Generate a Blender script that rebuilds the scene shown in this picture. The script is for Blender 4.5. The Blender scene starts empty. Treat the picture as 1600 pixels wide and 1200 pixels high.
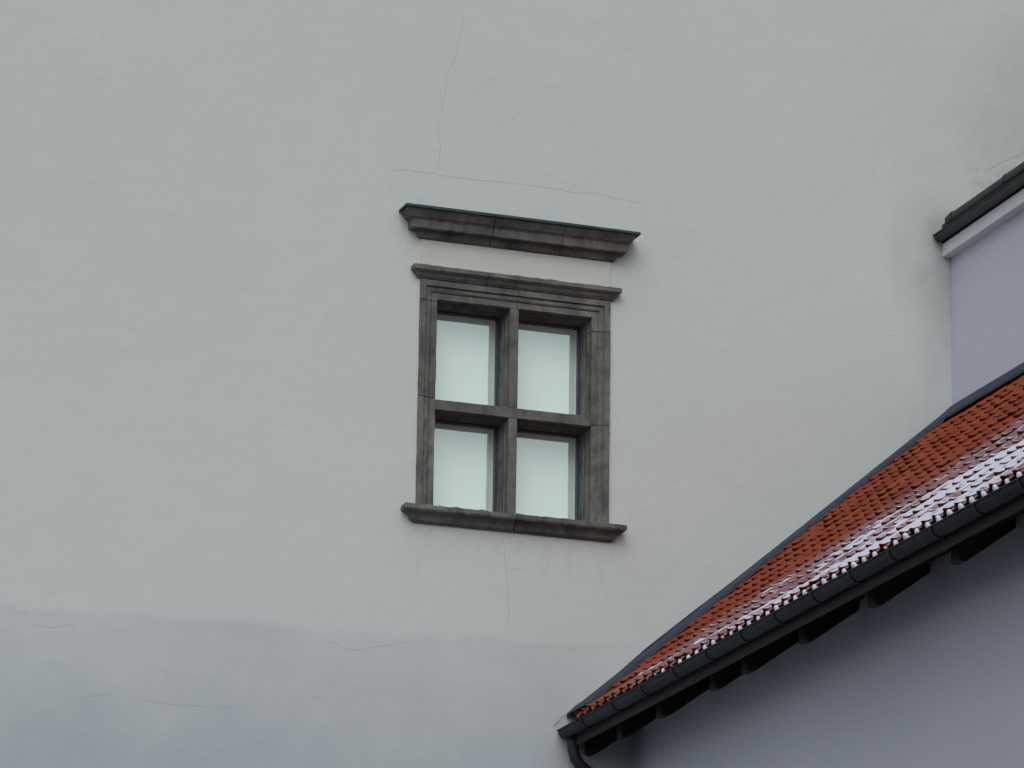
import bpy, math, random
from mathutils import Vector, Matrix
random.seed(7)
D = bpy.data
scene = bpy.context.scene
R_ = math.radians

# ------------------------------------------------------------------ camera
CAM = Vector((-13.216, -38.0, 1.6))
RIGHT = Vector((0.943, -0.332, 0.015)); FWD = Vector((0.3145, 0.9066, 0.2815))
p, a, r = R_(16.3476), R_(19.1269), R_(0.86977)
FWD = Vector((math.sin(a)*math.cos(p), math.cos(a)*math.cos(p), math.sin(p)))
R0 = Vector((math.cos(a), -math.sin(a), 0)); U0 = R0.cross(FWD)
RIGHT = R0*math.cos(r) + U0*math.sin(r); UP = U0*math.cos(r) - R0*math.sin(r)
cd = D.cameras.new('camera'); cam = D.objects.new('camera', cd)
scene.collection.objects.link(cam)
m = Matrix((RIGHT, UP, -FWD)).transposed().to_4x4(); m.translation = CAM
cam.matrix_world = m
cd.sensor_width = 36; cd.lens = 6626/1600*36
cd.clip_start = 0.1; cd.clip_end = 3000
scene.camera = cam
# ------------------------------------------------------------------ sky, sun, exposure
SUN_EL, SUN_AZ = R_(48), R_(205)          # azimuth measured clockwise from +Y
w = D.worlds.new('World'); scene.world = w; w.use_nodes = True
nt = w.node_tree; nt.nodes.clear()
sky = nt.nodes.new('ShaderNodeTexSky'); sky.sky_type = 'NISHITA'; sky.sun_disc = False
sky.sun_elevation = SUN_EL; sky.sun_rotation = SUN_AZ
sky.air_density = 1.0; sky.dust_density = 3.0; sky.ozone_density = 1.5
hsv = nt.nodes.new('ShaderNodeHueSaturation'); hsv.inputs['Saturation'].default_value = 0.28
bg = nt.nodes.new('ShaderNodeBackground'); bg.inputs['Strength'].default_value = 0.115
out = nt.nodes.new('ShaderNodeOutputWorld')
nt.links.new(sky.outputs[0], hsv.inputs['Color']); nt.links.new(hsv.outputs[0], bg.inputs[0]); nt.links.new(bg.outputs[0], out.inputs[0])
sd = D.lights.new('sun', 'SUN'); sd.energy = 0.8; sd.angle = R_(50); sd.color = (1.0, 0.99, 0.97)
sun = D.objects.new('sun', sd); scene.collection.objects.link(sun)
sv = Vector((math.sin(SUN_AZ)*math.cos(SUN_EL), math.cos(SUN_AZ)*math.cos(SUN_EL), math.sin(SUN_EL)))
sun.rotation_euler = sv.to_track_quat('Z', 'Y').to_euler()
scene.view_settings.view_transform = 'Standard'; scene.view_settings.look = 'None'
scene.view_settings.exposure = 0.0; scene.view_settings.gamma = 1.0
scene.view_settings.use_curve_mapping = False

# ------------------------------------------------------------------ node helpers
class NT:
    def __init__(s, name):
        s.m = D.materials.new(name); s.m.use_nodes = True; s.t = s.m.node_tree
        s.b = s.t.nodes['Principled BSDF']
    def n(s, typ, **kw):
        nd = s.t.nodes.new(typ)
        for k, v in kw.items():
            if k.startswith('_'): setattr(nd, k[1:], v)
            else:
                key = k.replace('__', ' ')
                nd.inputs[int(key[1:]) if key[0] == 'i' and key[1:].isdigit() else key].default_value = v
        return nd
    def l(s, a_, b_): s.t.links.new(a_, b_)
    def pos(s, sx=1, sy=1, sz=1):
        g = s.n('ShaderNodeNewGeometry'); v = s.n('ShaderNodeVectorMath', _operation='MULTIPLY')
        v.inputs[1].default_value = (sx, sy, sz); s.l(g.outputs['Position'], v.inputs[0]); return v.outputs[0]
    def noise(s, vec, scale, detail=4, rough=.6, dist=0):
        nd = s.n('ShaderNodeTexNoise', Scale=scale, Detail=detail, Roughness=rough, Distortion=dist)
        s.l(vec, nd.inputs['Vector']); return nd.outputs['Fac']
    def mr(s, v, a0, a1, b0, b1, smooth=False):
        nd = s.n('ShaderNodeMapRange', i1=a0, i2=a1, i3=b0, i4=b1)
        if smooth: nd.interpolation_type = 'SMOOTHSTEP'
        s.l(v, nd.inputs[0]); return nd.outputs[0]
    def math(s, op, a_, b_=None):
        nd = s.n('ShaderNodeMath', _operation=op)
        for i, q in enumerate((a_, b_)):
            if q is None: continue
            if isinstance(q, (int, float)): nd.inputs[i].default_value = q
            else: s.l(q, nd.inputs[i])
        return nd.outputs[0]
    def mix(s, f, a_, b_, mode='MIX'):
        nd = s.n('ShaderNodeMixRGB', _blend_type=mode)
        for i, q in enumerate((f, a_, b_)):
            if isinstance(q, (int, float)): nd.inputs[i].default_value = q
            elif isinstance(q, tuple): nd.inputs[i].default_value = (*q, 1)
            else: s.l(q, nd.inputs[i])
        return nd.outputs[0]
    def bump(s, h, st, dist=.01):
        nd = s.n('ShaderNodeBump', Strength=st, Distance=dist); s.l(h, nd.inputs['Height'])
        s.l(nd.outputs[0], s.b.inputs['Normal'])
    def fin(s, col, rough=.85, spec=.3):
        if isinstance(col, tuple): s.b.inputs['Base Color'].default_value = (*col, 1)
        else: s.l(col, s.b.inputs['Base Color'])
        if isinstance(rough, (int, float)): s.b.inputs['Roughness'].default_value = rough
        else: s.l(rough, s.b.inputs['Roughness'])
        s.b.inputs['Specular IOR Level'].default_value = spec
        return s.m

def sep(k, vec):
    nd = k.n('ShaderNodeSeparateXYZ'); k.l(vec, nd.inputs[0]); return nd.outputs

def mat_plaster(name, base, alt, side=False, lower=False):
    k = NT(name); P = k.pos()
    big = k.noise(P, .22, 3, .5); mid = k.noise(P, 1.1, 5, .6); fine = k.noise(P, 28, 4, .7)
    col = k.mix(k.mr(big, .3, .7, 0, 1), base, alt)
    col = k.mix(k.mr(mid, .3, .75, 0, .10), col, (.40, .42, .43))
    col = k.mix(k.mr(fine, .3, .7, 0, .10), col, (.33, .36, .36))
    col = k.mix(k.mr(k.noise(P, 75, 3, .7), .35, .7, 0, .09), col, (.75, .76, .74))
    # rain streaks, long in z
    st = k.noise(k.pos(7, 7, .35), 1.0, 4, .6)
    col = k.mix(k.mr(st, .55, .8, 0, .05), col, (.36, .37, .34))
    if lower:
        x, y, z = sep(k, P)
        wob = k.noise(P, 1.3, 4, .65)
        line = k.math('ADD', k.math('ADD', k.math('MULTIPLY', x, .027), 10.80), k.mr(wob, .3, .7, -.06, .06))
        dlt = k.math('SUBTRACT', line, z)
        band = k.mr(dlt, -.07, .07, 0, 1, True)
        fadex = k.mr(x, .2, 1.4, 1, .35, True)
        band = k.math('MULTIPLY', band, fadex)
        blot = k.noise(P, .9, 5, .6)
        bc = k.mix(k.mr(k.math('ADD', dlt, k.mr(blot, .3, .7, -.5, .5)), -.2, 1.6, 0, 1), (.535, .582, .590), (.400, .445, .480))
        col = k.mix(k.math('MULTIPLY', band, .85), col, bc)
        # dark edge of the old coat, only in patches
        edge = k.mr(k.math('ABSOLUTE', k.math('SUBTRACT', dlt, .02)), 0, .045, 1, 0, True)
        patch = k.mr(k.noise(P, .8, 3, .5), .45, .62, 0, .10)
        col = k.mix(k.math('MULTIPLY', k.math('MULTIPLY', edge, patch), fadex), col, (.25, .25, .25))
        # grime by the corner with the side wing and damp streak under the sill
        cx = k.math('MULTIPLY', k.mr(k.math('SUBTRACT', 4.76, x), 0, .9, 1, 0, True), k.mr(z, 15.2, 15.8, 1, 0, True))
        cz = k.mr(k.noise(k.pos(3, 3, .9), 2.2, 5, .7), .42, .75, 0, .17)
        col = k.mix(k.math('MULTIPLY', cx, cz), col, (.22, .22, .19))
        # dirt over the wing's roof edge
        tz = k.math('MULTIPLY', k.mr(z, 15.75, 15.95, 0, 1, True), k.mr(z, 16.0, 16.7, 1, 0, True))
        tn = k.mr(k.noise(P, 5, 5, .7), .48, .72, 0, .55)
        col = k.mix(k.math('MULTIPLY', k.math('MULTIPLY', tz, tn), k.mr(x, 4.85, 5.15, 0, 1, True)), col, (.17, .16, .14))
        def stain_shade(c0, x0, z0, rx, rz, amt, colr=(.20, .21, .22)):
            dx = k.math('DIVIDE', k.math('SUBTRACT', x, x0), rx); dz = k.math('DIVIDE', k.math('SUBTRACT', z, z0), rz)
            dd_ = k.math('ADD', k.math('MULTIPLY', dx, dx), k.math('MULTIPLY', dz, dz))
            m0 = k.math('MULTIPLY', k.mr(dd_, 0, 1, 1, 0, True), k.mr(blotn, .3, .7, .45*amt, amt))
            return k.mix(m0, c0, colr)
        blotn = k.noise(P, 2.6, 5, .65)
        col = stain_shade(col, 6.1, 16.9, 1.5, 1.6, .22)  # broad soft shading at the wall's top right, painted into the colour
        col = stain_shade(col, 4.62, 15.25, .75, .85, .22)
        col = stain_shade(col, 4.70, 15.55, .30, .30, .35, (.15, .14, .12))
        col = stain_shade(col, 4.60, 14.6, .40, .9, .16)
        sx = k.mr(k.math('ABSOLUTE', x), .9, 1.25, 1, 0, True)
        sz = k.math('MULTIPLY', k.mr(z, 11.88, 11.95, 1, 0), k.mr(z, 10.9, 11.9, 0, 1, True))
        sn = k.mr(k.noise(k.pos(5, 5, 1.2), 1.5, 5, .7), .5, .75, 0, .22)
        col = k.mix(k.math('MULTIPLY', k.math('MULTIPLY', sx, sz), sn), col, (.30, .28, .27))
    h = k.math('ADD', k.math('MULTIPLY', fine, .35), k.math('MULTIPLY', k.noise(P, 3.2, 4, .6), 1.6))
    k.bump(h, .5, .009)
    return k.fin(col, .93, .15)

M = {}
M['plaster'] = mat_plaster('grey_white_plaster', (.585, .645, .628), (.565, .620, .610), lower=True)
M['frieze'] = mat_plaster('cream_plaster', (.60, .615, .555), (.57, .59, .54))
M['side_low'] = mat_plaster('lilac_grey_plaster', (.58, .615, .73), (.50, .535, .64))
M['side_up'] = mat_plaster('pale_lilac_plaster', (.555, .59, .71), (.535, .57, .68))
M['cornice_white'] = mat_plaster('white_cornice_paint', (.76, .79, .86), (.72, .75, .82))

def mat_stone(name, c1, c2, c3):
    k = NT(name); P = k.pos()
    oi = k.n('ShaderNodeObjectInfo')
    n1 = k.noise(P, 4.5, 6, .65); n2 = k.noise(k.pos(14, 14, 2.2), 1, 5, .7); n3 = k.noise(P, 60, 3, .6)
    col = k.mix(k.mr(n1, .36, .66, 0, 1), c1, c2)
    col = k.mix(k.mr(n2, .45, .75, 0, .6), col, c3)
    col = k.mix(k.mr(n3, .35, .7, 0, .35), col, tuple(q*.55 for q in c1))
    v = k.mr(oi.outputs['Random'], 0, 1, .88, 1.12)
    cm = k.n('ShaderNodeCombineXYZ')
    for i in range(3): k.l(v, cm.inputs[i])
    col = k.mix(1.0, col, cm.outputs[0], 'MULTIPLY')
    k.bump(k.math('ADD', n1, k.math('MULTIPLY', n3, .5)), .5, .008)
    return k.fin(col, .9, .2)
M['stone'] = mat_stone('weathered_brown_grey_sandstone', (.178, .182, .172), (.062, .067, .069), (.245, .228, .185))
M['stone_deep'] = mat_stone('dark_reveal_stone', (.075, .070, .072), (.055, .053, .058), (.10, .085, .065))

def mat_simple(name, col, rough=.5, spec=.4, vary=.25, scale=6, metal=0, bump=.15):
    k = NT(name); P = k.pos()
    n1 = k.noise(P, scale, 5, .65)
    c = k.mix(k.mr(n1, .3, .7, 0, 1), tuple(q*(1-vary) for q in col), tuple(q*(1+vary) for q in col))
    k.b.inputs['Metallic'].default_value = metal
    k.bump(n1, bump, .006)
    return k.fin(c, rough, spec)
M['copper'] = mat_simple('dark_green_patinated_copper', (.034, .060, .062), .6, .3, .4, 10)
M['flash'] = mat_simple('blue_grey_sheet_metal', (.028, .035, .062), .65, .2, .45, 5)
M['gutter'] = mat_simple('dark_zinc_gutter', (.011, .013, .022), .55, .25, .4, 4)
M['bracket'] = mat_simple('black_iron', (.010, .010, .012), .6)
M['pipe'] = mat_simple('dark_brown_downpipe', (.022, .020, .026), .5)
M['wood'] = mat_simple('dark_stained_timber', (.013, .011, .011), .75, .3, .3, 8)
M['fascia'] = mat_simple('brown_fascia_paint', (.034, .029, .030), .7, .3, .25, 5)
M['sash_dark'] = mat_simple('dark_blue_sash_paint', (.035, .055, .085), .4, .5, .1)
M['sash_light'] = mat_simple('pale_grey_sash_paint', (.58, .60, .58), .6, .3, .03)
M['crack'] = mat_simple('crack_line', (.44, .455, .435), .95, .1, .3, 20)
M['topedge'] = mat_simple('dark_roof_edge_metal', (.022, .027, .032), .5)
M['deck'] = mat_simple('dark_roof_felt', (.012, .011, .011), .9)
M['ground'] = mat_simple('grey_cobble_ground', (.055, .055, .06), .9, .2, .3, .8)
M['snow'] = mat_simple('thin_snow', (.66, .69, .80), .8, .2, .05, 9)

# glass: sun-reflecting coating, faintly green
k = NT('window_glass_over_white_blind'); P = k.pos()
gl = k.n('ShaderNodeBsdfGlossy', Roughness=.015); gl.inputs['Color'].default_value = (.85, 1.0, .93, 1)
ms = k.n('ShaderNodeMixShader', i0=.42); k.l(k.b.outputs[0], ms.inputs[1]); k.l(gl.outputs[0], ms.inputs[2])
k.l(ms.outputs[0], k.t.nodes['Material Output'].inputs['Surface'])
bm_ = k.n('ShaderNodeBump', Strength=.012, Distance=.02); k.l(k.noise(P, 1.6, 2, .5), bm_.inputs['Height']); k.l(bm_.outputs[0], gl.inputs['Normal'])
M['glass'] = k.fin((.80, .95, .88), .9, 0)

# roof tiles
TW, TL, TANG = .2055, .335, R_(40.5)
ca, sa = math.cos(TANG), math.sin(TANG)
RO = Vector((.66, 0, 10.15))
def RP(u, v, h=0): return RO + Vector((ca*v - sa*h, -u, sa*v + ca*h))
k = NT('orange_red_clay_tile'); P = k.pos()
x, y, z = sep(k, P)
u_ = k.math('MULTIPLY', y, -1.0)
v_ = k.math('ADD', k.math('MULTIPLY', k.math('SUBTRACT', x, .66), ca), k.math('MULTIPLY', k.math('SUBTRACT', z, 10.15), sa))
cu = k.math('FLOOR', k.math('DIVIDE', u_, TW)); cv = k.math('FLOOR', k.math('DIVIDE', k.math('ADD', v_, .125), TL))
cc = k.n('ShaderNodeCombineXYZ'); k.l(cu, cc.inputs[0]); k.l(cv, cc.inputs[1])
wn = k.n('ShaderNodeTexWhiteNoise'); k.l(cc.outputs[0], wn.inputs['Vector'])
col = k.mix(wn.outputs['Value'], (.27, .058, .032), (.155, .035, .026))
col = k.mix(k.mr(k.noise(P, 1.2, 4, .6), .35, .7, 0, .45), col, (.27, .085, .042))
col = k.mix(k.mr(k.noise(P, 30, 4, .7), .4, .8, 0, .5), col, (.16, .045, .03))
# snow: thin dusting low on the slope, more towards the near end
lim = k.math('ADD', k.math('MULTIPLY', u_, .44), -.30)
s0 = k.mr(k.math('SUBTRACT', lim, v_), -.35, 2.2, 0, 1)
sn = k.noise(k.pos(7, 2.2, 7), 1, 5, .75)
wr = k.n('ShaderNodeTexWhiteNoise', _noise_dimensions='1D'); k.l(cv, wr.inputs['W']); sb = k.noise(P, 1.1, 3, .5)
fr = k.math('FRACT', k.math('DIVIDE', k.math('ADD', v_, .110), TL))
fu = k.math('FRACT', k.math('DIVIDE', k.math('SUBTRACT', u_, .005), TW))
jb = k.mr(fu, .62, .82, 0, .24, True)
rowb = k.math('ADD', k.math('ADD', jb, k.mr(fr, .45, .75, -.30, .16, True)), k.mr(wr.outputs['Value'], 0, 1, -.18, .18))
s1 = k.math('ADD', k.math('ADD', s0, rowb), k.math('ADD', k.mr(sn, .25, .75, -.36, .36), k.mr(sb, .25, .75, -.22, .22)))
s1 = k.math('ADD', s1, k.mr(wn.outputs['Value'], 0, 1, -.12, .12))
g = k.n('ShaderNodeNewGeometry'); gn = sep(k, g.outputs['Normal'])
up = k.mr(gn[2], .35, .7, 0, 1, True)
s2 = k.math('MULTIPLY', k.mr(s1, .48, .76, 0, .92, True), up)
dust = k.math('MULTIPLY', k.mr(s0, .02, .50, 0, .78, True), up)
col = k.mix(dust, col, (.235, .150, .175))
col = k.mix(s2, col, (.60, .62, .74))
k.bump(k.noise(P, 40, 3, .6), .3, .003)
M['tile'] = k.fin(col, .95, .03)

# ------------------------------------------------------------------ object helpers
def link(o): scene.collection.objects.link(o); return o
def mesh(name, vs, fs, mat, parent=None, smooth=False):
    me = D.meshes.new(name); me.from_pydata([tuple(q) for q in vs], [], fs); me.update()
    import bmesh
    bm = bmesh.new(); bm.from_mesh(me); bmesh.ops.recalc_face_normals(bm, faces=bm.faces); bm.to_mesh(me); bm.free()
    if smooth:
        for f in me.polygons: f.use_smooth = True
    me.materials.append(mat)
    o = link(D.objects.new(name, me))
    if parent: o.parent = parent
    return o
def top(o, label=None, cat=None, group=None, kind=None):
    if label: o['label'] = label
    if cat: o['category'] = cat
    if group: o['group'] = group
    if kind: o['kind'] = kind
    return o
class MB:
    def __init__(s): s.v = []; s.f = []
    def add(s, vs, fs):
        n = len(s.v); s.v += list(vs); s.f += [tuple(i+n for i in f) for f in fs]
    def box(s, a_, b_):
        x0, y0, z0 = a_; x1, y1, z1 = b_
        s.add([(x0,y0,z0),(x1,y0,z0),(x1,y1,z0),(x0,y1,z0),(x0,y0,z1),(x1,y0,z1),(x1,y1,z1),(x0,y1,z1)],
              [(0,3,2,1),(4,5,6,7),(0,1,5,4),(1,2,6,5),(2,3,7,6),(3,0,4,7)])
    def build(s, name, mat, parent=None, smooth=False): return mesh(name, s.v, s.f, mat, parent, smooth)
def bevel(o, wdt=.005, seg=2):
    md = o.modifiers.new('bevel', 'BEVEL'); md.width = wdt; md.segments = seg; md.limit_method = 'ANGLE'; md.angle_limit = R_(35)
    return o
def tube(path, rad, mat, name, parent, seg=14):
    vs = []; fs = []; n = len(path); path = [Vector(q) for q in path]
    for i, q in enumerate(path):
        t = (path[min(i+1, n-1)] - path[max(i-1, 0)]).normalized()
        s1 = t.cross(Vector((0, 1, 0)));
        if s1.length < .1: s1 = t.cross(Vector((1, 0, 0)))
        s1.normalize(); s2 = t.cross(s1)
        rr = rad[i] if isinstance(rad, list) else rad
        for j in range(seg):
            an = 2*math.pi*j/seg; vs.append(q + s1*math.cos(an)*rr + s2*math.sin(an)*rr)
    for i in range(n-1):
        for j in range(seg):
            k0 = i*seg+j; k1 = i*seg+(j+1) % seg; fs.append((k0, k1, k1+seg, k0+seg))
    fs.append(tuple(range(seg))); fs.append(tuple(range((n-1)*seg, n*seg)))
    return mesh(name, vs, fs, mat, parent, True)
def loft(rings, close=True):
    """rings: list of equal-length point loops -> verts, faces with end caps"""
    vs = []; fs = []; m_ = len(rings[0])
    for rg in rings: vs += rg
    for i in range(len(rings)-1):
        for j in range(m_):
            j2 = (j+1) % m_; fs.append((i*m_+j, i*m_+j2, (i+1)*m_+j2, (i+1)*m_+j))
    fs.append(tuple(range(m_))); fs.append(tuple(range((len(rings)-1)*m_, len(rings)*m_)))
    return vs, fs

# ------------------------------------------------------------------ ground
g_ = mesh('ground', [(-900,-900,0),(900,-900,0),(900,900,0),(-900,900,0)], [(0,1,2,3)], M['ground'])
top(g_, kind='structure')

# ------------------------------------------------------------------ the castle building with its window
XC = -.014
castle = link(D.objects.new('castle_building', None)); castle.location = (0, 0, 0)
top(castle, 'tall pale grey plastered castle wall with one stone cross window', 'castle')
mb = MB()
HX0, HX1, HZ0, HZ1 = XC-.99, XC+.99, 12.0, 14.37
X0, X1, ZT, TH = -16, 16, 23, .9
mb.v = [(X0,0,0),(HX0,0,0),(HX1,0,0),(X1,0,0),(X0,0,HZ0),(HX0,0,HZ0),(HX1,0,HZ0),(X1,0,HZ0),
        (X0,0,HZ1),(HX0,0,HZ1),(HX1,0,HZ1),(X1,0,HZ1),(X0,0,ZT),(HX0,0,ZT),(HX1,0,ZT),(X1,0,ZT)]
mb.f = [(0,1,5,4),(1,2,6,5),(2,3,7,6),(4,5,9,8),(6,7,11,10),(8,9,13,12),(9,10,14,13),(10,11,15,14)]
n = len(mb.v)
mb.v += [(HX0,TH,HZ0),(HX1,TH,HZ0),(HX1,TH,HZ1),(HX0,TH,HZ1)]
mb.f += [(5,6,n+1,n),(6,10,n+2,n+1),(10,9,n+3,n+2),(9,5,n,n+3),(n,n+1,n+2,n+3)]
n = len(mb.v)
mb.v += [(X0,14,0),(X1,14,0),(X1,14,ZT),(X0,14,ZT)]
mb.f += [(n,n+1,n+2,n+3),(0,n,n+3,12,8,4),(3,7,11,15,n+2,n+1),(12,13,14,15,n+2,n+3),(0,1,2,3,n+1,n)]
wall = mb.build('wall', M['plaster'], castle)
# hipped roof over the castle, out of frame
rb = MB(); rb.add([(X0-.5,-.5,ZT+.01),(X1+.5,-.5,ZT+.01),(X1+.5,14.5,ZT+.01),(X0-.5,14.5,ZT+.01),(X0+6,7,ZT+6),(X1-6,7,ZT+6)],
                  [(0,1,2,3),(0,1,5,4),(1,2,5),(2,3,4,5),(3,0,4)])
rb.build('roof', M['topedge'], castle)

def jit(v, s): return v + random.uniform(-s, s)
def profile_run(name, prof, w0, z_unused, x0, x1, retL, retR, mat, wear=.002, step=.05, topwear=0):
    """prof: list of (d, z) from top-wall to bottom-wall, d = projection; ends with mitred returns"""
    rings = []
    back = .06
    full = [(-back, prof[0][1])] + prof + [(-back, prof[-1][1])]
    if retL: rings.append([(XC - w0 - max(d, -back), back if d < 0 else 0.0 + back*0 + .02, z) for d, z in full])
    xs = [x0 + (x1-x0)*i/max(2, int((x1-x0)/step)) for i in range(max(2, int((x1-x0)/step))+1)]
    for i, xx in enumerate(xs):
        rg = []
        tw = random.uniform(-1, .3)*topwear
        for j, (d, z) in enumerate(full):
            X = xx
            if retL and i == 0: X = XC - w0 - max(d, 0)
            if retR and i == len(xs)-1: X = XC + w0 + max(d, 0)
            jj = 0 if j in (0, len(full)-1) else wear
            rg.append((X, -d + random.uniform(-jj, jj), z + random.uniform(-jj, jj) + (tw if j in (0, 1, 2) else 0)))
        rings.append(rg)
    if retR: rings.append([(XC + w0 + max(d, -back), back if d < 0 else .02, z) for d, z in full])
    vs, fs = loft(rings)
    return mesh(name, vs, fs, mat, castle)

G = .0035
# crowning cornice: three blocks
cprof = [(.205, 15.040), (.215, 15.035), (.20, 15.01), (.165, 14.962), (.150, 14.955), (.150, 14.947), (.142, 14.945), (.134, 14.868), (.130, 14.861), (.063, 14.861), (.060, 14.852), (.044, 14.805), (.030, 14.790), (.012, 14.784)]
cx = [XC-1.0, -.305, .43, XC+1.0]
for i in range(3):
    profile_run('cornice_stone', cprof, 1.0, 0, cx[i]+(G if i else 0), cx[i+1]-(G if i < 2 else 0), i == 0, i == 2, M['stone'])
# copper cap
cp = [(.235, 15.062), (.238, 15.055), (.238, 15.036), (.230, 15.036), (.228, 15.046), (.0, 15.078)]
fullc = [(-.0, 15.100)] + cp
rings = []
for xx, ret in ((-1, 1), (-1, 0), (-.5, 0), (0, 0), (.5, 0), (1, 0), (1, 1)):
    rg = []
    for d, z in fullc:
        if ret: rg.append((XC + xx*(1.0+d), .02, z))
        elif abs(xx) == 1: rg.append((XC + xx*(1.0+d), -d, z))
        else: rg.append((XC + xx*1.0, -d + random.uniform(-.002, .002), z + random.uniform(-.003, .003)))
    rings.append(rg)
vs, fs = loft(rings); o = mesh('cornice_cap', vs, fs, M['copper'], castle)
# a little old snow left on the cap
sn_ = MB()
for xx, ww in ((.42, .03), (1.02, .05), (1.1, .03)):
    sn_.add([(xx-ww,-.21,15.066),(xx+ww,-.22,15.066),(xx+ww,-.16,15.078),(xx-ww,-.15,15.078),(xx,-.19,15.078)], [(0,1,4),(1,2,4),(2,3,4),(3,0,4),(0,3,2,1)])
o = sn_.build('snow_patch', M['snow']); top(o, 'small scraps of old snow on the green cap above the window', 'snow', kind='stuff')
# frieze panel
mb = MB(); mb.box((XC-1.003, -.012, 14.495), (XC+1.003, .02, 14.783)); bevel(mb.build('frieze_panel', M['frieze'], castle), .004)
# hood moulding over the window
hprof = [(.02, 14.515), (.088, 14.500), (.095, 14.492), (.095, 14.452), (.084, 14.446), (.080, 14.438), (.060, 14.425), (.050, 14.405), (.040, 14.392), (.030, 14.384), (.028, 14.378)]
profile_run('hood_stone', hprof, 1.003, 0, XC-1.003, -.335-G, True, False, M['stone'], .002, .05, .010)
profile_run('hood_stone', hprof, 1.003, 0, -.335+G, XC+1.003, False, True, M['stone'], .002, .05, .010)

# architrave: profile inwards (s) and projection (d); reveal runs back into the wall
aprof = [(-.0, -.06), (0, .026), (.004, .030), (.056, .030), (.060, .026), (.060, .010), (.066, .008), (.085, .013), (.104, .010), (.116, .0), (.121, -.008), (.126, -.004), (.130, -.002), (.180, -.002), (.184, -.006),
         (.184, -.095), (.187, -.098), (.196, -.100), (.196, -.175), (.200, -.180), (.204, -.182), (.204, -.36), (0, -.36)]
OW = 1.0                                    # outer half width
def arch_path(name, nodes, wear=.0028):
    """nodes: list of functions s-> (x,z)"""
    rings = []
    for i, fn in enumerate(nodes):
        rings.append([(fn(s)[0] + random.uniform(-wear, wear)*(d > -.05), -d + random.uniform(-wear, wear)*(d > -.05), fn(s)[1]) for s, d in aprof])
    vs, fs = loft(rings); return mesh(name, vs, fs, M['stone'], castle)
def vert(side, z): return lambda s: (XC + side*(OW - s), z)
def corner(side): return lambda s: (XC + side*(OW - s), 14.366 - s)
def horiz(x): return lambda s: (x, 14.366 - s)
def steps(a_, b_, st=.07):
    n_ = max(1, int(abs(b_-a_)/st)); return [a_ + (b_-a_)*i/n_ for i in range(n_+1)]
JS = 14.16
for side in (-1, 1):
    zs = [12.045, 13.165 if side < 0 else 13.07, JS if side < 0 else JS-.12]
    for j in range(2):
        arch_path('jamb_stone', [vert(side, z_) for z_ in steps(zs[j]+(G if j else 0), zs[j+1]-G)])
arch_path('lintel_stone', [vert(-1, JS+G), corner(-1)] + [horiz(x_) for x_ in steps(-.60, XC+.02-G)])
arch_path('lintel_stone', [horiz(x_) for x_ in steps(XC+.02+G, .60)] + [corner(1), vert(1, JS+G-.12)])
# the right jamb joint is lower than the left one: shift
# mullion and transom
mcx = -.0195
def bar(name, prof, lo, hi, axis):
    rings = []
    for t_ in steps(lo, hi):
        rg = []
        for q, d in prof:
            j_ = random.uniform(-.0015, .0015)*(d > -.05)
            rg.append((mcx+q+j_, -d+j_, t_) if axis == 'z' else (t_, -d+j_, q+j_))
        rings.append(rg)
    vs, fs = loft(rings); return mesh(name, vs, fs, M['stone'], castle)
mp = [(-.040, -.002), (-.0435, -.006), (-.0435, -.095), (-.0465, -.098), (-.0545, -.10), (-.0545, -.175), (-.062, -.182), (-.062, -.36),
      (.062, -.36), (.062, -.182), (.0545, -.175), (.0545, -.10), (.0465, -.098), (.0435, -.095), (.0435, -.006), (.040, -.002)]
TZ = 13.103; th = .052
tp = [(TZ+q/.0435*th if abs(q) < .0436 else TZ+math.copysign(th+abs(q)-.0435, q), d) for q, d in mp]
bar('mullion_stone', mp, 12.045, TZ-th-.003, 'z')
bar('mullion_stone', mp, TZ+th+.003, 14.182, 'z')
bar('transom_stone', tp, XC-.816, mcx-.002, 'x')
bar('transom_stone', tp, mcx+.002, XC+.816, 'x')
# sill: worn slab over a cavetto
sprof = [(.02, 12.062), (.130, 12.046), (.140, 12.038), (.142, 12.000), (.134, 11.985), (.125, 11.980), (.098, 11.977), (.078, 11.962), (.062, 11.935), (.050, 11.905), (.02, 11.885), (.008, 11.882)]
so = profile_run('sill_stone', sprof, 1.008, 0, XC-1.008, -.012-G*1.5, True, False, M['stone'], .0035, .035, .012)
so = profile_run('sill_stone', sprof, 1.008, 0, -.012+G*1.5, XC+1.008, False, True, M['stone'], .0025, .05, .004)
# flat stone floor of the opening behind the sill slab
mb = MB(); mb.box((XC-.98, .0, 11.99), (XC+.98, .36, 12.043)); mb.build('sill_bed', M['stone'], castle)
# deep lining over the top is part of the lintel profile; window sashes
YF = .335
Lx0, Lx1 = XC-.800, mcx-.060; Rx0, Rx1 = mcx+.060, XC+.800
Tz0, Tz1 = TZ+.066, 14.166; Bz0, Bz1 = 12.043, TZ-.066
def frame(name, x0, x1, z0, z1, wd, y0, y1, mat, parent):
    o_ = [(x0, z0), (x1, z0), (x1, z1), (x0, z1)]; i_ = [(x0+wd, z0+wd), (x1-wd, z0+wd), (x1-wd, z1-wd), (x0+wd, z1-wd)]
    vs = []; fs = []
    for L in (o_, i_):
        for y_ in (y0, y1): vs += [(q[0], y_, q[1]) for q in L]
    for j in range(4):
        q = (j+1) % 4
        fs += [(j, q, 8+q, 8+j), (4+j, 4+q, 12+q, 12+j), (j, q, 4+q, 4+j), (8+j, 8+q, 12+q, 12+j)]
    return bevel(mesh(name, vs, fs, mat, parent), .002, 1)
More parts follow.
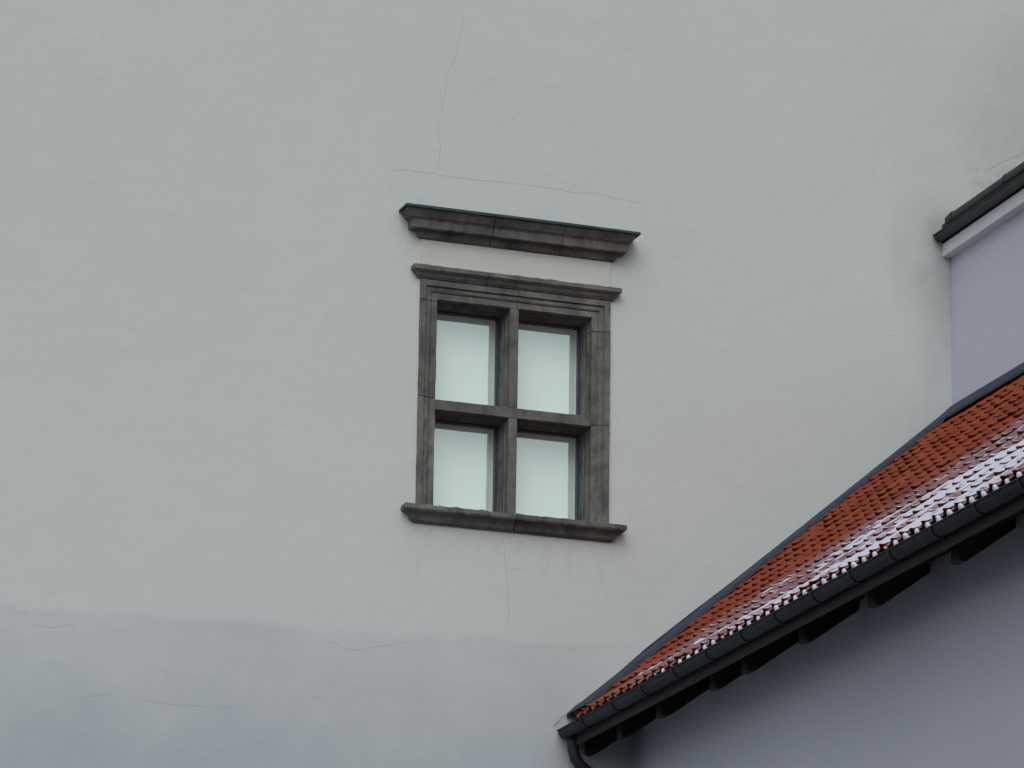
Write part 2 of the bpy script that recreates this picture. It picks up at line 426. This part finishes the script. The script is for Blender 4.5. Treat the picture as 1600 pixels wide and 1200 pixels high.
for (x0, x1, z0, z1) in ((Lx0, Lx1, Tz0, Tz1), (Rx0, Rx1, Tz0, Tz1), (Lx0, Lx1, Bz0, Bz1), (Rx0, Rx1, Bz0, Bz1)):
    s_ = frame('window_sash', x0, x1, z0, z1, .026, .285, .36, M['sash_dark'], castle)
    frame('inner_frame', x0+.0265, x1-.0265, z0+.0265, z1-.0265, .018, YF-.006, .36, M['sash_light'], s_)
    pm = MB(); pm.box((x0+.0445, YF-.002, z0+.0445), (x1-.0445, YF+.01, z1-.0445)); pm.build('pane', M['glass'], s_)

# cracks in the plaster (thin open lines), traced on the wall
f_ = 6626
def unproj(px, py, axis=1, val=0.0):
    d = RIGHT*((px-800)/f_) - UP*((py-600)/f_) + FWD
    return CAM + d*((val-CAM[axis])/d[axis])
def crack(pts, wd=.0035, y=-.0012):
    fine = []
    P3 = [unproj(*q) for q in pts]
    for i in range(len(P3)-1):
        n_ = max(2, int((P3[i+1]-P3[i]).length/.035))
        for j in range(n_):
            q = P3[i].lerp(P3[i+1], j/n_)
            if j: q = q + Vector((random.uniform(-.005, .005), 0, random.uniform(-.005, .005)))
            fine.append(q)
    fine.append(P3[-1]); vs = []; fs = []; n_ = len(fine)
    for i, q in enumerate(fine):
        t = (fine[min(i+1, n_-1)]-fine[max(i-1, 0)]).normalized(); s1 = Vector((-t.z, 0, t.x))
        ww = wd*random.uniform(.45, 1.15)*(.35 if i in (0, n_-1) else 1)
        vs += [(q.x+s1.x*ww/2, y, q.z+s1.z*ww/2), (q.x-s1.x*ww/2, y, q.z-s1.z*ww/2)]
    for i in range(n_-1): fs.append((2*i, 2*i+1, 2*i+3, 2*i+2))
    return mesh('plaster_crack', vs, fs, M['crack'], castle)
crack([(725,20),(719,55),(712,90),(702,110),(696,122),(697,140),(691,160),(692,180),(684,200),(688,225),(686,250),(682,272)], .0034)
crack([(682,272),(640,266),(613,266)], .003); crack([(613,266),(612,290),(616,312)], .002)
crack([(684,274),(740,281),(790,285),(840,291),(870,295),(900,301),(928,302),(960,309),(1000,317)], .0032)
crack([(1001,318),(1003,345)], .002)
crack([(786,838),(789,860),(788,875),(791,895),(793,915),(794,940),(795,970)], .0045)
crack([(791,888),(800,889),(824,889)], .0025)
crack([(506,1002),(522,1004),(540,1015),(560,1016),(600,1008),(640,1002)], .0026)
crack([(120,1090),(150,1088),(165,1084)], .003); crack([(225,1094),(260,1100),(300,1102),(340,1106),(372,1103)], .002)
crack([(50,976),(75,980),(90,980),(120,974)], .003)
crack([(802,181),(804,190)], .010)
crack([(1388,523),(1400,525)], .004)
crack([(1484,414),(1484.5,440),(1486,480),(1486.5,530),(1487,580),(1488,630)], .011)
crack([(1480,425),(1482,455),(1481,470)], .006); crack([(1452,388),(1454,390)], .012); crack([(1459,362),(1455,368),(1457,375)], .008)
crack([(1540,268),(1550,262),(1562,256),(1575,249),(1600,236)], .008); crack([(1588,246),(1592,243)], .02)

# ------------------------------------------------------------------ the side building
side = link(D.objects.new('side_building', None)); side.location = (4.7, 0, 0)
top(side, 'lilac grey side wing with red tiled pent roof and dark gutters', 'building')
def sp(name, mb_, mat, parent=None, smooth=False):
    o_ = mesh(name, mb_.v, mb_.f, mat, None, smooth)
    par(o_, parent or side); return o_
def par(o_, pr):
    o_.parent = pr
    pm_ = Matrix.Translation((4.7, 0, 0))
    if pr is side: o_.location = o_.location + Vector((-4.7, 0, 0))
UW, LW, YN = 4.756, 1.26, -8.4
mb = MB(); mb.box((LW, -12.0, 0), (UW-.01, -.001, 10.12)); sp('lower_wall', mb, M['side_low'])
mb = MB(); mb.box((UW, YN, 0), (12, -.001, 15.43)); sp('upper_wall', mb, M['side_up'])
# roof deck
def slab(v0, v1, h0, h1, u0, u1, name, mat, parent=None):
    mb = MB(); pts = []
    for u in (u0, u1):
        for v, h in ((v0, h0), (v1, h0), (v1, h1), (v0, h1)): pts.append(RP(u, v, h))
    mb.add(pts, [(0,1,2,3),(4,5,6,7),(0,1,5,4),(1,2,6,5),(2,3,7,6),(3,0,4,7)])
    return sp(name, mb, mat, parent)
VT = (UW-.66)/ca
U1 = 12.0
roof = slab(-.06, VT-.02, -.16, -.055, .005, U1, 'pent_roof', M['deck'])
# soffit boards under the rafters' upper side
for i in range(6):
    slab(-.02+i*.16, .13+i*.16, -.20, -.17, .01, U1, 'soffit_board', M['wood'])
# rafter tails
for u in (.12, .98, 2.02, 3.33, 4.09, 5.38, 6.83, 8.45, 9.9, 11.3):
    x0, x1 = .75, LW+.05; w2 = .07
    z0 = 9.715; sl = .64
    poly = [(x0, z0+.15), (x0, z0+.015), (x0+.03, z0), (x0+.08, z0+.01), (x1, z0+(x1-x0)*sl), (x1, z0+(x1-x0)*sl+.15)]
    rings = [[(q[0], -u+s_*w2, q[1]) for q in poly] for s_ in (-1, 1)]
    vs, fs = loft(rings); mb = MB(); mb.add(vs, fs); bevel(sp('rafter_tail', mb, M['wood']), .006)
# fascia
mb = MB(); mb.box((.615, -U1, 9.79), (.64, -.01, 10.01)); bevel(sp('fascia_board', mb, M['fascia']), .004)
mb = MB(); mb.box((.641, -U1, 9.93), (.78, -.01, 9.955)); sp('soffit_board', mb, M['wood'])

# gutter
GX, GZ, GR = .550, 9.940, .076
def arc_strip(cx_, cz_, r_, a0, a1, n_): return [(cx_ + r_*math.cos(a0+(a1-a0)*i/n_), cz_ + r_*math.sin(a0+(a1-a0)*i/n_)) for i in range(n_+1)]
def gutter(cx_, cz_, r_, y0, y1, name, mat, parent, seg=14):
    outer = arc_strip(cx_, cz_, r_, R_(180), R_(362), seg); inner = arc_strip(cx_, cz_, r_-.004, R_(362), R_(180), seg)
    bead = arc_strip(cx_-r_-.004, cz_+.004, .0085, R_(-20), R_(300), 7)
    sec = outer + inner
    vs, fs = loft([[(q[0], y, q[1]) for q in sec] for y in (y0, (y0+y1)/2, y1)])
    mb = MB(); mb.add(vs, fs); mb.add(*loft([[(q[0], y, q[1]) for q in bead] for y in (y0, y1)]))
    # end plate
    cap = arc_strip(cx_, cz_, r_-.002, R_(180), R_(360), seg)
    mb.add(*loft([[(q[0], y, q[1]) for q in cap] for y in (y0-.001, y0-.006)]))
    o_ = sp(name, mb, mat, parent)
    return o_
gut = gutter(GX, GZ, GR, -.035, -U1, 'gutter', M['gutter'], None)
def child_of_part(o_, pr):      # pr sits at (-4.7,0,0) under side
    o_.parent = pr; o_.location = (0, 0, 0)
def band(u, wd, rr, name, mat, pr, cx_=GX, cz_=GZ, th_=.011):
    o1 = arc_strip(cx_, cz_, rr+th_, R_(176), R_(350), 12); i1 = arc_strip(cx_, cz_, rr+.0012, R_(350), R_(176), 12)
    vs, fs = loft([[(q[0], -u+s_*wd/2, q[1]) for q in o1+i1] for s_ in (-1, 1)])
    o_ = mesh(name, vs, fs, mat); child_of_part(o_, pr); return o_
for k_ in range(14): band(.69+.79*k_+random.uniform(-.02, .02), .028, GR, 'gutter_bracket', M['bracket'], gut)
for u in (5.97, 8.26, 9.95, 2.35): band(u, .035, GR, 'gutter_seam', M['gutter'], gut, th_=.003)
# downpipe
dp = [(.610,-.11,9.88),(.608,-.11,9.80),(.612,-.11,9.73),(.632,-.11,9.67),(.675,-.11,9.615),(.74,-.11,9.565),(.86,-.11,9.49),(1.0,-.11,9.41),(1.10,-.11,9.34),(1.155,-.11,9.26),(1.175,-.11,9.15),(1.18,-.11,8.9),(1.18,-.11,.2)]
o = tube(dp, [.075,.058]+[.055]*11, M['pipe'], 'downpipe', None, 18); par(o, side)
# lead flashing along the castle wall, in lapped sheets
WP = [(.573, 10.110), (.86, 10.36), (1.13, 10.605), (1.401, 10.858), (1.85, 11.235), (2.27, 11.58), (2.696, 11.935), (3.12, 12.28), (3.537, 12.616), (3.93, 12.935), (4.324, 13.27), (4.56, 13.49), (4.754, 13.69)]
def rz(x_, h=0): return 10.15 + (x_-.66)*sa/ca + h/ca
AW = .40
for i in range(0, len(WP)-1, 2):
    seg = WP[i:i+3]
    lap = .004*(i//2 % 2)
    rings = []
    for x_, zt in seg:
        h0 = .032
        y0 = -.004-lap
        aw = (.58 if x_ < 2 else .50 if x_ < 3.3 else .42) + random.uniform(-.015, .015)
        rings.append([(x_, y0, zt), (x_, y0-.012, zt+.002), (x_, y0-.016, rz(x_, h0)+.012), (x_-.0, -.10, rz(x_, h0+.004)+lap), (x_, -aw+.02, rz(x_, h0+.002)+lap), (x_+.006, -aw, rz(x_, h0-.028)),
                      (x_+.006, -aw+.006, rz(x_, h0-.030)), (x_, -aw+.025, rz(x_, h0-.006)), (x_, -.10, rz(x_, h0-.006)), (x_, y0, rz(x_, h0-.02))])
    vs, fs = loft(rings); mb = MB(); mb.add(vs, fs); sp('wall_flashing', mb, M['flash'])
# flashing along the upper wall
vb = VT-.40
ys = [-.0, -2.0, -4.0, -6.0, YN]
for i in range(len(ys)-1):
    rings = []
    for y in (ys[i]-(.005 if i else .02), ys[i+1]+.001):
        xa = .66+ca*vb; z0 = rz(xa, .034)
        rings.append([(UW-.002, y, 13.70), (UW-.014, y, 13.70), (UW-.018, y, rz(UW-.018, .05)), (xa, y, z0), (xa-.004, y, z0-.03), (xa+.01, y, z0-.03), (xa+.02, y, z0-.008), (UW-.002, y, rz(UW, .0))])
    vs, fs = loft(rings); mb = MB(); mb.add(vs, fs); sp('wall_flashing', mb, M['flash'])
# loose wire sticking out past the flashing foot
o = tube([unproj(865,1134,1,-.02), unproj(875,1124,1,-.02), unproj(886,1115,1,-.02), unproj(905,1098,1,-.03)], .0022, M['bracket'], 'loose_wire', None, 6); par(o, side)

# ---- tiles
NV = 14
def tile_mesh(name, lift=0.0):
    # local: X up-slope, Y along -u.. (world -Y = +u), Z normal
    prof = []
    prof = [(-.048, .002), (-.046, .014), (-.040, .021), (-.030, .025), (-.014, .024), (.008, .018), (.034, .011), (.070, .006), (.115, .003), (.150, .001), (.158, .004)]
    vs = []; n_ = len(prof); L0, L1 = -.012, TL+.045; th_ = .012
    for X, dz, sc in ((L0, .0, 1), (L1, -.028, .97)):
        for h in (0, -th_):
            for q, z_ in prof: vs.append((X, -q*sc, z_*(1 if h == 0 else .93) + h + dz))
    fs = []
    for j in range(n_-1):
        fs += [(j, j+1, 2*n_+j+1, 2*n_+j), (n_+j, 3*n_+j, 3*n_+j+1, n_+j+1), (j, n_+j, n_+j+1, j+1), (2*n_+j, 2*n_+j+1, 3*n_+j+1, 3*n_+j)]
    fs += [(0, 2*n_, 3*n_, n_), (n_-1, 2*n_-1, 4*n_-1, 3*n_-1)]
    me = D.meshes.new(name); me.from_pydata(vs, [], fs); me.update(); me.materials.append(M['tile'])
    return me
tm = tile_mesh('roof_tile')
TV0 = -.100
tilerot = Matrix(((ca, 0, -sa), (0, 1, 0), (sa, 0, ca)))     # columns: up-slope, Y, normal
cells = []
NU = int((U1-.1)/TW)
for iu in range(1, NU):
    for iv in range(0, NV+1):
        u = .05+iu*TW; v = TV0+iv*TL+(-.01 if iv else 0)
        if v > VT-.25: continue
        c_ = RP(u, v, 0)
        dd = c_-CAM; zc = dd.dot(FWD); px = 800+f_*dd.dot(RIGHT)/zc; py = 600-f_*dd.dot(UP)/zc
        cells.append((u, v, -10 < px < 1606 and -10 < py < 1210, zc))
vis = sorted([c for c in cells if c[2]], key=lambda c: c[3])[:300]
vset = set((c[0], c[1]) for c in vis)
stuffv, stufff = [], []
for u, v, inn, zc in cells:
    lift = random.uniform(-.003, .003) + (.009 if random.random() < .16 else 0)
    rot = tilerot @ Matrix.Rotation(random.gauss(0, .010), 3, 'Z') @ Matrix.Rotation(random.gauss(0, .006), 3, 'Y') @ Matrix.Rotation(random.gauss(0, .02), 3, 'X')
    loc = RP(u + random.gauss(0, .003), v + random.gauss(0, .005), -.010+lift)
    mat = Matrix.Translation(loc) @ rot.to_4x4()
    if (u, v) in vset:
        o_ = link(D.objects.new('roof_tile', tm)); o_.parent = roof; o_.matrix_local = mat
    else:
        n_ = len(stuffv); stuffv += [mat @ q.co for q in tm.vertices]; stufff += [tuple(i+n_ for i in pl.vertices) for pl in tm.polygons]
o_ = mesh('roof_tiles', stuffv, stufff, M['tile']); child_of_part(o_, roof); o_['kind'] = 'stuff'

# concave under-tiles showing below the eave course
for iu in range(1, NU):
    u0 = .05+iu*TW+.1
    sec = [(q, -.014-.036*math.sqrt(max(0, 1-(q/.058)**2))) for q in (-.056, -.048, -.03, 0, .03, .048, .056)]
    sec2 = [(q*.8, h+.012) for q, h in reversed(sec)]
    mb = MB(); mb.add(*loft([[RP(u0+q*(.85 if v < 0 else 1), v, h) for q, h in sec+sec2] for v in (-.150+random.uniform(-.006, .006), .12)]))
    o_ = mesh('eave_tile', mb.v, mb.f, M['tile']); child_of_part(o_, roof)

# ---- snow lying in the pans, at the eave and against the tile butts
sv_, sf_ = [], []
def blob(c_, lx, ly, lz):
    n_ = len(sv_); ring = 7
    for kz, rr in ((0, 1.0), (.55, .8), (1.0, .35)):
        for j in range(ring):
            an = 2*math.pi*j/ring
            q = Vector((math.cos(an)*lx*rr*random.uniform(.85, 1.1), math.sin(an)*ly*rr*random.uniform(.85, 1.1), kz*lz))
            sv_.append(c_ + tilerot @ q)
    for i in range(2):
        for j in range(ring):
            j2 = (j+1) % ring; sf_.append((n_+i*ring+j, n_+i*ring+j2, n_+(i+1)*ring+j2, n_+(i+1)*ring+j))
    sf_.append(tuple(n_+2*ring+j for j in range(ring)))
for iu in range(1, NU):
    u0 = .05+iu*TW
    for iv in range(0, 8):
        v0 = TV0+iv*TL
        amt = (.40*u0-.25 - v0)
        pr = max(0, min(.8, .15+.45*amt)) if amt > -.3 else 0
        if u0 < 2.2: pr = 0
        if iv == 0:
            pr = max(0, min(.96, (u0-1.8)*.55))
            if random.random() < pr:
                s_ = random.uniform(.75, 1.15)*min(1, .55+u0*.05)
                blob(RP(u0+.10, v0-.055, -.046), .030, .042*s_, .046*s_)
        elif random.random() < pr*.75:
            s_ = random.uniform(.6, 1.2)
            blob(RP(u0+.10, v0-.035, -.036-.002), .030*s_, .040*s_, .018*s_)
o_ = mesh('snow', sv_, sf_, M['snow'], None, True)
top(o_, 'thin patchy snow lying in the troughs of the red roof tiles', 'snow', kind='stuff')

# ---- upper storey cornice, its gutter and the roof edge
cpts = [(UW+.02, 15.285), (4.664, 15.287), (4.658, 15.293), (4.658, 15.425), (4.664, 15.43), (UW+.02, 15.43)]
mb = MB(); mb.add(*loft([[(q[0], y, q[1]) for q in cpts] for y in (-.004, YN)])); sp('upper_cornice', mb, M['cornice_white'])
gut2 = gutter(4.615, 15.500, .060, -.02, YN, 'upper_gutter', M['topedge'], None)
mb = MB(); mb.box((4.66, YN, 15.433), (12, -.004, 15.64)); sp('eave_board', mb, M['bracket'])
re_ = [(4.615, 15.575), (4.600, 15.60), (4.600, 15.645), (4.625, 15.675), (4.70, 15.70), (4.80, 15.70), (4.80, 15.575)]
yy = [-.19, -1.55, -3.2, -4.9, -6.6, YN]
for i in range(len(yy)-1):
    e = .004 if i % 2 else 0
    mb = MB(); mb.add(*loft([[(q[0]-e, y, q[1]+e) for q in re_] for y in (yy[i], yy[i+1]+.012)])); bevel(sp('roof_edge_trim', mb, M['topedge']), .006)
for y in (-.30, -1.56):
    mb = MB(); mb.add(*loft([[(q[0]-.008, yq, q[1]+(.008 if q[1] > 15.6 else 0)) for q in re_] for yq in (y, y-.03)])); sp('roof_edge_clip', mb, M['topedge'])
rb = MB(); rb.add([(4.70,-.004,15.66),(4.70,YN,15.66),(8.4,YN,18.8),(8.4,-.004,18.8),(12.1,YN,15.66),(12.1,-.004,15.66)], [(0,1,2,3),(3,2,4,5),(0,3,5),(1,4,2),(0,5,4,1)])
sp('upper_roof', rb, M['topedge'])
